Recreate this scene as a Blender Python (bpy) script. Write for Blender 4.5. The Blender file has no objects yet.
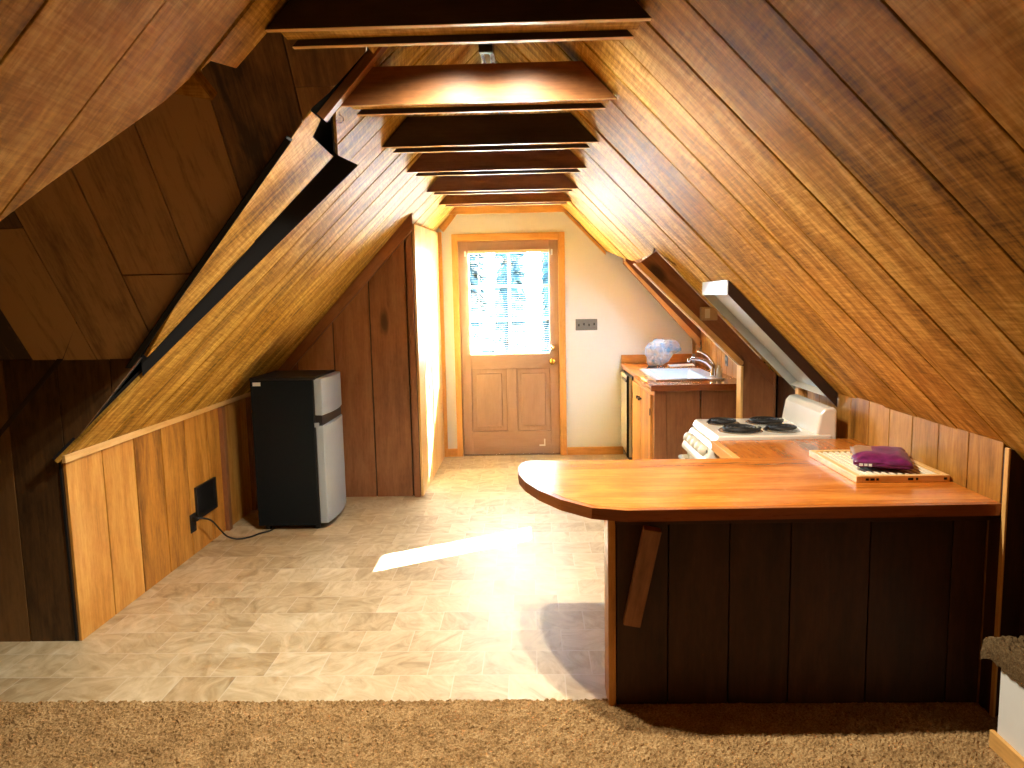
import bpy, bmesh, math, random
from mathutils import Vector, Matrix, noise as mnoise
random.seed(7)
scene = bpy.context.scene
COL = scene.collection
V = Vector

# ------------------------------------------------------------------ materials
def lin(r, g, b):
    f = lambda c: (c/255/12.92) if c/255 <= .04045 else ((c/255+.055)/1.055)**2.4
    return (f(r), f(g), f(b), 1)

class NT:
    def __init__(s, name):
        s.m = bpy.data.materials.new(name); s.m.use_nodes = True
        s.t = s.m.node_tree; s.t.nodes.clear()
        s.out = s.n('ShaderNodeOutputMaterial')
    def n(s, typ, **kw):
        x = s.t.nodes.new(typ)
        for k, v in kw.items(): setattr(x, k, v)
        return x
    def l(s, a, b): s.t.links.new(a, b)
    def val(s, sock, v):
        if hasattr(v, 'is_output'): s.l(v, sock)
        elif v is not None: sock.default_value = v
    def math(s, op, a, b=None, c=None):
        x = s.n('ShaderNodeMath', operation=op)
        s.val(x.inputs[0], a)
        if b is not None: s.val(x.inputs[1], b)
        if c is not None: s.val(x.inputs[2], c)
        return x.outputs[0]
    def vec(s, x, y, z=0.0):
        c = s.n('ShaderNodeCombineXYZ')
        s.val(c.inputs[0], x); s.val(c.inputs[1], y); s.val(c.inputs[2], z)
        return c.outputs[0]
    def noise(s, v, scale=1, detail=3, rough=.5):
        x = s.n('ShaderNodeTexNoise'); s.l(v, x.inputs['Vector'])
        x.inputs['Scale'].default_value = scale; x.inputs['Detail'].default_value = detail
        x.inputs['Roughness'].default_value = rough
        return x.outputs['Fac']
    def ramp(s, f, stops):
        r = s.n('ShaderNodeValToRGB'); e = r.color_ramp.elements
        while len(e) < len(stops): e.new(.5)
        for k, (p, c) in enumerate(stops): e[k].position = p; e[k].color = c
        s.l(f, r.inputs[0]); return r.outputs[0]
    def mix(s, f, a, b, blend='MIX'):
        x = s.n('ShaderNodeMix', data_type='RGBA', blend_type=blend)
        s.val(x.inputs[0], f); s.val(x.inputs[6], a); s.val(x.inputs[7], b)
        return x.outputs[2]
    def bsdf(s, color, rough=.5, metal=0., bump=None, bump_d=.002, bump_s=.5, coat=0., spec=None):
        b = s.n('ShaderNodeBsdfPrincipled')
        s.val(b.inputs['Base Color'], color); s.val(b.inputs['Roughness'], rough)
        b.inputs['Metallic'].default_value = metal
        b.inputs['Coat Weight'].default_value = coat
        b.inputs['Coat Roughness'].default_value = .12
        if spec is not None: b.inputs['Specular IOR Level'].default_value = spec
        if bump is not None:
            n = s.n('ShaderNodeBump'); n.inputs['Distance'].default_value = bump_d
            n.inputs['Strength'].default_value = bump_s
            s.l(bump, n.inputs['Height']); s.l(n.outputs[0], b.inputs['Normal'])
        s.l(b.outputs[0], s.out.inputs[0]); return b

def wood(name, dark, mid, light, rough=.5, knots=1.0, ring=55., saw=0.0, coat=0., wear=0.0, contrast=1.0, tone_amt=.35, spec=.35, bump=.35):
    s = NT(name)
    uv = s.n('ShaderNodeUVMap', uv_map='UVMap').outputs[0]
    sp = s.n('ShaderNodeSeparateXYZ'); s.l(uv, sp.inputs[0]); u, v = sp.outputs[0], sp.outputs[1]
    att = s.n('ShaderNodeAttribute', attribute_name='tone'); tone = att.outputs['Fac']
    vor = s.n('ShaderNodeTexVoronoi'); s.l(s.vec(s.math('MULTIPLY', u, 1.15), s.math('MULTIPLY', v, 3.1)), vor.inputs['Vector'])
    vor.inputs['Scale'].default_value = 1
    d = vor.outputs['Distance']
    sc = s.n('ShaderNodeSeparateColor'); s.l(vor.outputs['Color'], sc.inputs[0])
    has = s.math('GREATER_THAN', sc.outputs[0], 1 - .45*knots)
    near = s.math('MULTIPLY', has, s.math('EXPONENT', s.math('MULTIPLY', s.math('MULTIPLY', d, d), -90.)))
    warp = s.noise(s.vec(s.math('MULTIPLY', u, .8), s.math('MULTIPLY', v, 3.2)), 1, 3)
    warp2 = s.noise(s.vec(s.math('MULTIPLY', u, 5.), s.math('MULTIPLY', v, 22.)), 1, 3)
    phase = s.math('ADD', s.math('MULTIPLY', v, ring*.5), s.math('ADD', s.math('MULTIPLY', warp, 44.), s.math('MULTIPLY', near, 9.)))
    phase = s.math('ADD', phase, s.math('MULTIPLY', warp2, 5.))
    rings = s.math('MULTIPLY_ADD', s.math('SINE', phase), .5, .5)
    streak = s.noise(s.vec(s.math('MULTIPLY', u, 5.), s.math('MULTIPLY', v, 85.)), 1, 5, .68)
    broad = s.noise(s.vec(s.math('MULTIPLY', u, 1.0), s.math('MULTIPLY', v, 8.)), 1, 4, .6)
    fleck = s.noise(s.vec(s.math('MULTIPLY', u, 22.), s.math('MULTIPLY', v, 60.)), 1, 3, .6)
    f = s.math('ADD', s.math('MULTIPLY', rings, .17*contrast), s.math('MULTIPLY', streak, .62*contrast))
    f = s.math('ADD', f, s.math('MULTIPLY', broad, .78*contrast))
    f = s.math('ADD', f, s.math('MULTIPLY', fleck, .40*contrast))
    f = s.math('ADD', f, .5 - .985*contrast)
    if saw:
        sw = s.noise(s.vec(s.math('MULTIPLY', u, 85.), s.math('MULTIPLY', v, 7.)), 1, 3, .65)
        swm = s.noise(s.vec(s.math('MULTIPLY', u, 1.7), s.math('MULTIPLY', v, 5.)), 1, 2)
        f = s.math('ADD', f, s.math('MULTIPLY', s.math('MULTIPLY', s.math('SUBTRACT', sw, .5), swm), saw*2.6))
    f = s.math('ADD', f, s.math('MULTIPLY', s.math('SUBTRACT', tone, .5), tone_amt))
    col = s.ramp(f, [(.12, dark), (.5, mid), (.88, light)])
    km = s.n('ShaderNodeMapRange'); km.inputs[1].default_value = .13; km.inputs[2].default_value = .06
    s.l(s.math('ADD', d, s.math('MULTIPLY', s.math('SUBTRACT', warp2, .5), .05)), km.inputs[0])
    kd = s.math('MULTIPLY', s.math('MULTIPLY', km.outputs[0], has), .8)
    col = s.mix(kd, col, tuple(c*.35 for c in dark[:3]) + (1,))
    if wear:
        wn = s.noise(s.vec(s.math('MULTIPLY', u, 1.1), s.math('MULTIPLY', v, 9.)), 1, 5, .65)
        wf = s.n('ShaderNodeMapRange'); wf.inputs[1].default_value = .62; wf.inputs[2].default_value = .72
        s.l(wn, wf.inputs[0])
        col = s.mix(s.math('MULTIPLY', wf.outputs[0], wear), col, lin(232, 196, 124))
    h = s.math('ADD', s.math('MULTIPLY', streak, .6), s.math('MULTIPLY', rings, .25))
    if saw: h = s.math('ADD', h, s.math('MULTIPLY', sw, .8))
    rg = s.math('MULTIPLY_ADD', streak, .22, rough-.11)
    s.bsdf(col, rg, bump=h, bump_d=.0025, bump_s=bump, coat=coat, spec=spec)
    return s.m

def plain(name, c, rough=.5, metal=0., var=.06, scale=14., coat=0., bump=0., spec=None):
    s = NT(name)
    tc = s.n('ShaderNodeTexCoord').outputs['Object']
    nz = s.noise(tc, scale, 3)
    k = s.math('MULTIPLY_ADD', nz, 2*var, 1-var)
    col = s.mix(1.0, c, s.vec(k, k, k), 'MULTIPLY')
    s.bsdf(col, rough, metal, bump=nz if bump else None, bump_d=bump or .001, coat=coat, spec=spec)
    return s.m

M = {}
M['roof'] = wood('rough_sawn_roof_planks', lin(98, 70, 22), lin(178, 132, 52), lin(232, 192, 104), .5, .7, 60, saw=.5, wear=.45, contrast=1.25, tone_amt=.18, spec=.06)
M['pine'] = wood('knotty_pine', lin(122, 76, 26), lin(198, 138, 58), lin(228, 178, 98), .42, 1.0, 70, contrast=.85)
M['oldpine'] = wood('aged_pine', lin(96, 60, 20), lin(164, 112, 44), lin(200, 150, 76), .42, .9, 70, contrast=.95)  # pine in a darker tone for the right kneewall
M['trim'] = wood('pine_trim', lin(176, 124, 60), lin(220, 168, 96), lin(236, 190, 122), .4, .2, 70, contrast=.7)
M['palepine'] = wood('pale_pine', lin(190, 140, 76), lin(226, 182, 116), lin(240, 206, 146), .34, .8, 60, contrast=.8)
M['paleslat'] = wood('bleached_slat', lin(214, 196, 160), lin(234, 220, 190), lin(242, 232, 208), .5, .0, 60, contrast=.5)
M['stain'] = wood('brown_stained_boards', lin(90, 56, 34), lin(142, 94, 60), lin(170, 120, 80), .5, .8, 55, contrast=.75)
M['darkstain'] = wood('dark_stained_boards', lin(40, 23, 13), lin(66, 38, 21), lin(88, 54, 32), .55, .9, 55, contrast=.8)  # stained boards; also colours the counter's shadow on the kneewall
M['dormer'] = wood('weathered_dormer_boards', lin(62, 42, 20), lin(122, 86, 44), lin(166, 124, 70), .55, .6, 45, contrast=1.15, tone_amt=.85)
M['greyboard'] = wood('weathered_grey_brown_boards', lin(62, 42, 20), lin(104, 74, 40), lin(132, 96, 54), .6, .8, 45, contrast=.9, tone_amt=.5)
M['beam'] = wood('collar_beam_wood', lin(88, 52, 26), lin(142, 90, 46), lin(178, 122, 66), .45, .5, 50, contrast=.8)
M['darkbeam'] = wood('blackish_brown_beam', lin(34, 26, 22), lin(58, 44, 38), lin(78, 60, 50), .5, .4, 50, contrast=.8)  # beam wood with its shade put into the colour
M['plumbeam'] = wood('reddish_brown_beam', lin(80, 50, 42), lin(124, 84, 70), lin(150, 108, 90), .5, .4, 50, contrast=.8)  # beam wood tinted for the shade on the farther beams
M['counter'] = wood('varnished_counter_boards', lin(132, 68, 18), lin(188, 108, 36), lin(220, 146, 62), .22, .25, 80, coat=.3, contrast=.85, tone_amt=.22, bump=.1)
M['counteredge'] = wood('counter_edge_board', lin(112, 56, 18), lin(152, 84, 32), lin(176, 104, 46), .3, .1, 80, coat=.25, contrast=.7)
M['door'] = wood('taupe_brown_door', lin(150, 120, 100), lin(172, 142, 120), lin(186, 156, 134), .42, 0., 60, contrast=.6, tone_amt=.1)
M['cab'] = wood('orange_pine_cabinet', lin(162, 100, 42), lin(210, 146, 74), lin(230, 174, 102), .36, .5, 70, contrast=.8)
M['gap'] = plain('dark_gap', lin(14, 9, 6), .95)
M['shellmat'] = plain('roof_sheathing', lin(60, 44, 30), .9)
M['felt'] = plain('black_roofing_felt', lin(14, 12, 11), .95)  # near-black for the roof slot's shade and the dormer edge trim
M['white'] = plain('white_painted_plaster', lin(220, 227, 232), .75, var=.02, scale=40, bump=.0006)
M['enamel'] = plain('white_enamel', lin(232, 228, 214), .16, var=.02, coat=.4)
M['enamel2'] = plain('ivory_knob_plastic', lin(206, 198, 176), .35, var=.03)
M['sinkw'] = plain('white_sink_enamel', lin(226, 232, 238), .14, var=.02, coat=.4)
M['black'] = plain('black_textured_cabinet', lin(6, 15, 20), .55, var=.1, scale=90, bump=.0004, spec=.22)
M['blackp'] = plain('black_plastic', lin(18, 18, 20), .45)
M['coil'] = plain('black_heating_coil', lin(24, 22, 22), .5, var=.2, scale=60)
M['steel'] = plain('brushed_steel', lin(160, 174, 188), .36, .35, var=.04, scale=30)
M['chrome'] = plain('chrome', lin(220, 222, 226), .1, 1.)
M['pan'] = plain('drip_pan_steel', lin(190, 188, 182), .25, .9, var=.1, scale=40)
M['sheet'] = plain('galvanised_sheet', lin(186, 192, 192), .34, .35, var=.2, scale=9)
M['brownmetal'] = plain('brown_enamelled_metal', lin(52, 36, 28), .4, var=.15, scale=30)
M['brass'] = plain('brass', lin(212, 164, 74), .22, 1.)
M['pewter'] = plain('grey_metal_plate', lin(122, 126, 128), .45, .3, var=.15, scale=60)
M['beige'] = plain('beige_plastic', lin(170, 144, 104), .5, var=.08)
M['label'] = plain('white_sticker', lin(226, 224, 216), .5)
M['paper'] = plain('white_paper', lin(236, 236, 236), .7)
M['purple'] = None
M['slat'] = plain('ivory_blind_slat', lin(236, 226, 196), .5, var=.03)
M['stepwhite'] = plain('white_painted_step', lin(224, 222, 214), .5, var=.04)
M['bark'] = plain('bark', lin(70, 54, 42), .9)
M['needles'] = plain('needles', lin(15, 46, 54), .9, var=.5, scale=6, spec=.1)
M['ground'] = plain('pale_gravel', lin(200, 196, 188), .9, var=.2, scale=4)
M['darkgrille'] = plain('grey_heater_grille', lin(70, 72, 70), .4, .5, var=.3, scale=50)
M['knobwood'] = plain('dark_cabinet_knob', lin(36, 28, 24), .4)
M['bottle'] = plain('white_soap_bottle', lin(238, 236, 228), .3)

def mat_purple():
    s = NT('purple_printed_wrapper')
    tc = s.n('ShaderNodeTexCoord').outputs['Object']
    sp = s.n('ShaderNodeSeparateXYZ'); s.l(tc, sp.inputs[0])
    nz = s.noise(tc, 30, 3)
    c = s.ramp(nz, [(.3, lin(78, 14, 62)), (.7, lin(124, 28, 96))])
    # tan patch printed near the far left corner of the pack
    a = s.math('LESS_THAN', s.math('ADD', sp.outputs[0], s.math('MULTIPLY', nz, .02)), -.02)
    b = s.math('GREATER_THAN', sp.outputs[1], -.03)
    c = s.mix(s.math('MULTIPLY', a, b), c, lin(150, 112, 78))
    s.bsdf(c, .42, coat=.08)
    return s.m
M['purple'] = mat_purple()

def mat_clear(name, tint, fac, gl=.1):
    s = NT(name)
    t = s.n('ShaderNodeBsdfTransparent'); t.inputs[0].default_value = tint
    g = s.n('ShaderNodeBsdfGlossy'); g.inputs['Roughness'].default_value = gl
    m = s.n('ShaderNodeMixShader'); m.inputs[0].default_value = fac
    s.l(t.outputs[0], m.inputs[1]); s.l(g.outputs[0], m.inputs[2]); s.l(m.outputs[0], s.out.inputs[0])
    return s.m
M['glass'] = mat_clear('window_glass', (.97, .99, 1, 1), .05, .02)
def mat_bag():
    s = NT('clear_blue_plastic')
    t = s.n('ShaderNodeBsdfTransparent'); t.inputs[0].default_value = (.93, .96, 1, 1)
    g = s.n('ShaderNodeBsdfPrincipled')
    tc = s.n('ShaderNodeTexCoord').outputs['Object']
    nz = s.noise(tc, 16, 4, .6)
    s.l(s.ramp(nz, [(.36, lin(236, 242, 248)), (.68, lin(110, 172, 228))]), g.inputs['Base Color'])
    g.inputs['Roughness'].default_value = .15
    m = s.n('ShaderNodeMixShader')
    s.l(s.math('MULTIPLY_ADD', nz, .9, .12), m.inputs[0])
    s.l(t.outputs[0], m.inputs[1]); s.l(g.outputs[0], m.inputs[2]); s.l(m.outputs[0], s.out.inputs[0])
    return s.m
M['bag'] = mat_bag()
def mat_emit(name, c, st):
    s = NT(name); e = s.n('ShaderNodeEmission'); e.inputs[0].default_value = c; e.inputs[1].default_value = st
    s.l(e.outputs[0], s.out.inputs[0]); return s.m
BULB = 60.
LAMP = 225.
M['bulb'] = mat_emit('lit_bulb', (1, .85, .64, 1), BULB)
M['bulb2'] = mat_emit('lit_bulb_behind', (1, .8, .56, 1), 60.)

def mat_floor():
    s = NT('stone_pattern_vinyl')
    tc = s.n('ShaderNodeTexCoord').outputs['Object']
    sp = s.n('ShaderNodeSeparateXYZ'); s.l(tc, sp.inputs[0])
    x, y = sp.outputs[0], sp.outputs[1]
    TW, TH = .222, .2
    row = s.math('FLOOR', s.math('DIVIDE', y, TH))
    off = s.math('MULTIPLY', s.math('MODULO', s.math('ABSOLUTE', row), 2.0), .5)
    xs = s.math('ADD', s.math('DIVIDE', x, TW), off)
    colm = s.math('FLOOR', xs)
    fx = s.math('FRACT', xs); fy = s.math('FRACT', s.math('DIVIDE', y, TH))
    wn = s.n('ShaderNodeTexWhiteNoise'); wn.noise_dimensions = '2D'; s.l(s.vec(colm, row), wn.inputs['Vector'])
    sc = s.n('ShaderNodeSeparateColor'); s.l(wn.outputs['Color'], sc.inputs[0])
    r1, r2 = sc.outputs[0], sc.outputs[1]
    ang = s.math('MULTIPLY', r2, 6.283)
    ca, sa = s.math('COSINE', ang), s.math('SINE', ang)
    px = s.math('ADD', s.math('SUBTRACT', s.math('MULTIPLY', x, ca), s.math('MULTIPLY', y, sa)), s.math('MULTIPLY', r1, 40))
    py = s.math('ADD', s.math('ADD', s.math('MULTIPLY', x, sa), s.math('MULTIPLY', y, ca)), s.math('MULTIPLY', r2, 30))
    wv = s.n('ShaderNodeTexNoise'); s.l(s.vec(s.math('MULTIPLY', px, 7.), s.math('MULTIPLY', py, 13.)), wv.inputs['Vector'])
    wv.inputs['Scale'].default_value = 1; wv.inputs['Detail'].default_value = 6; wv.inputs['Roughness'].default_value = .62; wv.inputs['Distortion'].default_value = 1.1
    f = s.math('ADD', s.math('MULTIPLY', s.math('SUBTRACT', wv.outputs['Fac'], .5), 1.25), s.math('MULTIPLY_ADD', r1, .26, .44))
    col = s.ramp(f, [(.08, lin(124, 98, 62)), (.36, lin(164, 140, 102)), (.62, lin(190, 170, 134)), (.92, lin(212, 196, 164))])
    ex = s.math('MINIMUM', fx, s.math('SUBTRACT', 1., fx)); ey = s.math('MINIMUM', fy, s.math('SUBTRACT', 1., fy))
    e = s.math('MINIMUM', s.math('MULTIPLY', ex, TW), s.math('MULTIPLY', ey, TH))
    g = s.math('LESS_THAN', e, .0022)
    col = s.mix(s.math('MULTIPLY', g, .6), col, lin(206, 194, 170))
    nz = s.noise(tc, 25, 2)
    s.bsdf(col, s.math('MULTIPLY_ADD', wv.outputs['Fac'], .16, .36), bump=nz, bump_d=.0012, bump_s=.2, spec=.9)
    return s.m
M['floor'] = mat_floor()
def mat_carpet(name='tan_cut_pile_carpet', k=1.0):
    s = NT(name)
    tc = s.n('ShaderNodeTexCoord').outputs['Object']
    a = s.noise(tc, 150, 3, .7); b = s.noise(tc, 9, 2)
    f = s.math('ADD', s.math('MULTIPLY', a, .8), s.math('MULTIPLY', b, .3))
    col = s.ramp(f, [(.32, lin(92*k, 66*k, 40*k)), (.55, lin(160*k, 126*k, 82*k)), (.78, lin(204*k, 172*k, 124*k))])
    s.bsdf(col, .95, bump=a, bump_d=.006, bump_s=.9, spec=.1)
    return s.m
M['carpet'] = mat_carpet(); M['stepcarpet'] = mat_carpet('brown_cut_pile_carpet', .62)  # step top uses the carpet colours scaled darker

# ------------------------------------------------------------------ mesh builder
class MB:
    def __init__(s):
        s.bm = bmesh.new(); s.uv = s.bm.loops.layers.uv.new('UVMap')
        s.tone = s.bm.loops.layers.float_color.new('tone')
    def dress(s, faces, g=None, tone=.5, mi=0, smooth=False):
        ou, ov = random.uniform(0, 90), random.uniform(0, 90)
        g = V(g).normalized() if g is not None else V((1, 0, 0))
        for f in faces:
            n = f.normal if f.normal.length > 0 else V((0, 0, 1))
            c = n.cross(g)
            if c.length < .3:
                c = V((0, 0, 1)) if abs(g.z) < .7 else V((1, 0, 0)); gg = n.cross(c).normalized()*.3
            else: gg = g
            c = c.normalized()
            f.material_index = mi; f.smooth = smooth
            for lp in f.loops:
                p = lp.vert.co
                lp[s.uv].uv = (p.dot(gg)+ou, p.dot(c)+ov)
                lp[s.tone] = (tone, tone, tone, 1)
    def prism(s, pts, ext, g=None, tone=.5, mi=0):
        pts = [V(p) for p in pts]; ext = V(ext)
        a = [s.bm.verts.new(p) for p in pts]; b = [s.bm.verts.new(p+ext) for p in pts]
        fs = []
        nrm = V((0, 0, 0))
        for i in range(len(pts)): nrm += pts[i].cross(pts[(i+1) % len(pts)])
        flip = nrm.dot(ext) > 0
        try:
            fs.append(s.bm.faces.new(a[::-1] if flip else a)); fs.append(s.bm.faces.new(b if flip else b[::-1]))
        except ValueError: return []
        n = len(a)
        for i in range(n):
            j = (i+1) % n
            q = (a[i], a[j], b[j], b[i]) if flip else (a[j], a[i], b[i], b[j])
            fs.append(s.bm.faces.new(q))
        for f in fs: f.normal_update()
        s.dress(fs, g, tone, mi); return fs
    def box(s, x0, x1, y0, y1, z0, z1, g=(1, 0, 0), tone=.5, mi=0):
        return s.prism([(x0, y0, z0), (x1, y0, z0), (x1, y1, z0), (x0, y1, z0)], (0, 0, z1-z0), g, tone, mi)
    def bar(s, p, q, w, h, up=(0, 0, 1), tone=.5, mi=0):
        p, q = V(p), V(q); d = (q-p).normalized(); a = d.cross(V(up)).normalized(); b = a.cross(d).normalized()
        c = [p+a*w/2+b*h/2, p-a*w/2+b*h/2, p-a*w/2-b*h/2, p+a*w/2-b*h/2]
        return s.prism(c, q-p, d, tone, mi)
    def lathe(s, prof, o=(0, 0, 0), axis=(0, 0, 1), seg=24, mi=0, smooth=True):
        o = V(o); ax = V(axis).normalized()
        e1 = ax.orthogonal().normalized(); e2 = ax.cross(e1)
        rings = []
        for r, z in prof:
            if r < 1e-6: rings.append([s.bm.verts.new(o+ax*z)])
            else: rings.append([s.bm.verts.new(o+ax*z+(e1*math.cos(2*math.pi*k/seg)+e2*math.sin(2*math.pi*k/seg))*r) for k in range(seg)])
        fs = []
        for A, B in zip(rings[:-1], rings[1:]):
            for k in range(seg):
                l = (k+1) % seg
                if len(A) == 1 and len(B) == 1: continue
                if len(A) == 1: f = (A[0], B[k], B[l])
                elif len(B) == 1: f = (A[k], B[0], A[l])
                else: f = (A[k], B[k], B[l], A[l])
                fs.append(s.bm.faces.new(f))
        for f in fs: f.normal_update()
        s.dress(fs, ax, .5, mi, smooth); return fs
    def tube(s, pts, r, seg=10, mi=0, closed=False):
        pts = [V(p) for p in pts]; n = len(pts); rings = []
        prev = None
        for i, p in enumerate(pts):
            if closed: d = pts[(i+1) % n]-pts[i-1]
            else: d = pts[min(i+1, n-1)]-pts[max(i-1, 0)]
            d.normalize()
            a = (prev - d*prev.dot(d)) if prev is not None else d.orthogonal()
            if a.length < 1e-5: a = d.orthogonal()
            a.normalize(); prev = a; b = d.cross(a)
            rr = r[i] if isinstance(r, (list, tuple)) else r
            rings.append([s.bm.verts.new(p+(a*math.cos(2*math.pi*k/seg)+b*math.sin(2*math.pi*k/seg))*rr) for k in range(seg)])
        fs = []
        for i in range(n if closed else n-1):
            A, B = rings[i], rings[(i+1) % n]
            for k in range(seg):
                l = (k+1) % seg
                fs.append(s.bm.faces.new((A[k], A[l], B[l], B[k])))
        if not closed:
            fs.append(s.bm.faces.new(rings[0][::-1])); fs.append(s.bm.faces.new(rings[-1]))
        for f in fs: f.normal_update()
        s.dress(fs, (0, 0, 1), .5, mi, True); return fs
    def build(s, name, mats, parent=None, bevel=0., seg=2, subd=0, at=None):
        me = bpy.data.meshes.new(name)
        bmesh.ops.recalc_face_normals(s.bm, faces=s.bm.faces)
        s.bm.to_mesh(me); s.bm.free()
        o = bpy.data.objects.new(name, me); COL.objects.link(o)
        for m in (mats if isinstance(mats, (list, tuple)) else [mats]): me.materials.append(M[m] if isinstance(m, str) else m)
        if at is not None:                       # origin at the thing's own place
            at = V(at); me.transform(Matrix.Translation(-at)); o.location = at
        if parent is not None:
            o.parent = parent; o.matrix_parent_inverse = Matrix.Translation(parent.location).inverted()
        if bevel:
            b = o.modifiers.new('edge', 'BEVEL'); b.width = bevel; b.segments = seg; b.limit_method = 'ANGLE'; b.angle_limit = math.radians(40)
        if subd:
            b = o.modifiers.new('sub', 'SUBSURF'); b.levels = subd; b.render_levels = subd
        return o

def thing(name, label, cat, loc, group=None):
    o = bpy.data.objects.new(name, None); COL.objects.link(o); o.location = loc; o.empty_display_size = .1
    o['label'] = label; o['category'] = cat
    if group: o['group'] = group
    return o
def tag(o, label, cat, group=None):
    o['label'] = label; o['category'] = cat
    if group: o['group'] = group
    return o
def struct(o, label=None, cat=None):
    o['kind'] = 'structure'
    if label: o['label'] = label
    if cat: o['category'] = cat
    return o

def clip(poly, k, c, keep_less):
    out = []
    n = len(poly)
    for i in range(n):
        p, q = poly[i], poly[(i+1) % n]
        ip = (p[k] <= c) == keep_less or abs(p[k]-c) < 1e-9
        iq = (q[k] <= c) == keep_less or abs(q[k]-c) < 1e-9
        if ip: out.append(p)
        if ip != iq:
            t = (c-p[k])/(q[k]-p[k]); out.append((p[0]+t*(q[0]-p[0]), p[1]+t*(q[1]-p[1])))
    o2 = []
    for p in out:
        if not o2 or (abs(p[0]-o2[-1][0])+abs(p[1]-o2[-1][1])) > 1e-5: o2.append(p)
    if len(o2) > 1 and abs(o2[0][0]-o2[-1][0])+abs(o2[0][1]-o2[-1][1]) < 1e-5: o2.pop()
    return o2

def planks(mb, polys, grain, back, width=.285, gap=.005, th=.018, phase=0., butt=None, jitter=0.0, relief=.0):
    """boards with shadow gaps over 3-D polygons lying in one plane; back = direction away from the room"""
    g = V(grain).normalized(); bk = V(back).normalized()
    a = g.cross(bk).normalized()
    if a.dot(V((1, 1, 1.01))) < 0: a = -a
    for poly in polys:
        poly = [V(p) for p in poly]; o = V((0, 0, 0))
        base = poly[0].dot(bk)
        P = [(p.dot(a), p.dot(g)) for p in poly]
        back3 = lambda q: a*q[0]+g*q[1]+bk*base
        mb.prism([back3(q)+bk*(th+.0005) for q in P], bk*.012, g, .5, 1)
        lo, hi = min(p[0] for p in P), max(p[0] for p in P)
        k = math.floor((lo-phase)/width)
        while phase+k*width < hi:
            rs = random.Random(k*7919+int(base*100))
            c0, c1 = phase+k*width+gap/2, phase+(k+1)*width-gap/2
            c = clip(clip(P, 0, c0, False), 0, c1, True)
            if len(c) >= 3:
                pieces = [c]
                if butt:
                    cut = rs.uniform(*butt)
                    pieces = [x for x in (clip(c, 1, cut-.0015, True), clip(c, 1, cut+.0015, False)) if len(x) >= 3]
                for pc in pieces:
                    z = relief*rs.uniform(0, 1)
                    mb.prism([back3(q)+bk*z for q in pc], bk*(th-z), g, rs.uniform(0, 1))
            k += 1

# ------------------------------------------------------------------ measured planes
zl = lambda x: 2.26+1.08*(x+.75)          # underside of the left slope
zr = lambda x: 2.27-1.04*(x-.355)         # underside of the right slope
XR = -.208                                # ridge
YF = 6.93
L = lambda x, y, d=0: (x, y, zl(x)+d)
Rr = lambda x, y, d=0: (x, y, zr(x)+d)
NL = V((-1.08, 0, 1)).normalized(); NR = V((1.04, 0, 1)).normalized()
zd = lambda y: 1.28+1.34*(3.12-y)         # far plane of the side dormer
zn = lambda y: 1.711+1.38*(y-1.756)       # near plane of the side dormer
D = lambda x, y: (x, y, zd(y))

# ------------------------------------------------------------------ floor, carpet
b = MB(); b.box(-3.5, 3.0, -2.4, YF+.1, -.06, 0.0); struct(b.build('floor', 'floor'))

def carpet_grid():
    me = bpy.data.meshes.new('carpet')
    vs, fs = [], []
    def grid(x0, x1, y0, y1, nx, ny, amp, edge=False):
        o = len(vs)
        for j in range(ny+1):
            for i in range(nx+1):
                x = x0+(x1-x0)*i/nx; y = y0+(y1-y0)*j/ny
                z = .011
                if amp:
                    x += random.uniform(-.3, .3)*(x1-x0)/nx; y += random.uniform(-.3, .3)*(y1-y0)/ny
                    z += random.uniform(-amp, amp)+.004*mnoise.noise((x*9, y*9, 0))
                if edge and j >= ny-1:
                    y += .006*mnoise.noise((x*14, 3, 1))+random.uniform(-.003, .004)
                    if j == ny: z = .001
                vs.append((x, y, z))
        for j in range(ny):
            for i in range(nx):
                q = o+j*(nx+1)+i
                fs.append((q, q+1, q+nx+2, q+nx+1))
    grid(-2.7, 1.9, 1.95, 2.602, 620, 90, .0055, True)
    grid(-3.4, 1.9, -2.2, 1.96, 20, 20, 0)
    grid(-3.4, -2.69, 1.95, 2.6, 6, 6, 0)
    me.from_pydata(vs, [], fs); me.materials.append(M['carpet'])
    o = bpy.data.objects.new('carpet', me); COL.objects.link(o); struct(o); return o
carpet_grid()

# ------------------------------------------------------------------ walls
def wallbox(name, boxes, mat='white', label=None):
    b = MB()
    for q in boxes: b.box(*q)
    return struct(b.build(name, mat))
DX0, DX1, DZ = -.70, .29, 2.065
ZO = lambda x: max(0, zl(x)+.40); ZP = lambda x: max(0, zr(x)+.40)
b = MB()
for q in ([(-3.3, 0), (DX0, 0), (DX0, ZO(DX0)), (-3.3, ZO(-3.3))], [(DX1, 0), (3.0, 0), (3.0, ZP(3.0)), (DX1, ZP(DX1))], [(DX0, DZ), (DX1, DZ), (DX1, ZP(DX1)), (XR, ZO(XR)), (DX0, ZO(DX0))]):
    b.prism([(x, YF, z) for x, z in q], (0, .1, 0))
struct(b.build('wall_far', 'white'))
wallbox('wall_back', [(-3.6, 3.1, -2.3, -2.2, 0, 3.4)], 'darkstain')

b = MB()
planks(b, [[(-2.06, 3.12, 0), (-2.06, 5.52, 0), (-2.06, 5.52, .84), (-2.06, 3.12, .84)], ], (0, 0, 1), (-1, 0, 0), .28, gap=.009, phase=3.12)
planks(b, [[(-2.06, -2.2, 0), (-2.06, 1.12, 0), (-2.06, 1.12, .84), (-2.06, -2.2, .84)], ], (0, 0, 1), (-1, 0, 0), .28, gap=.009, phase=3.12)
struct(b.build('wall_left', ['pine', 'gap'], bevel=.0015, seg=1))
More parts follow.
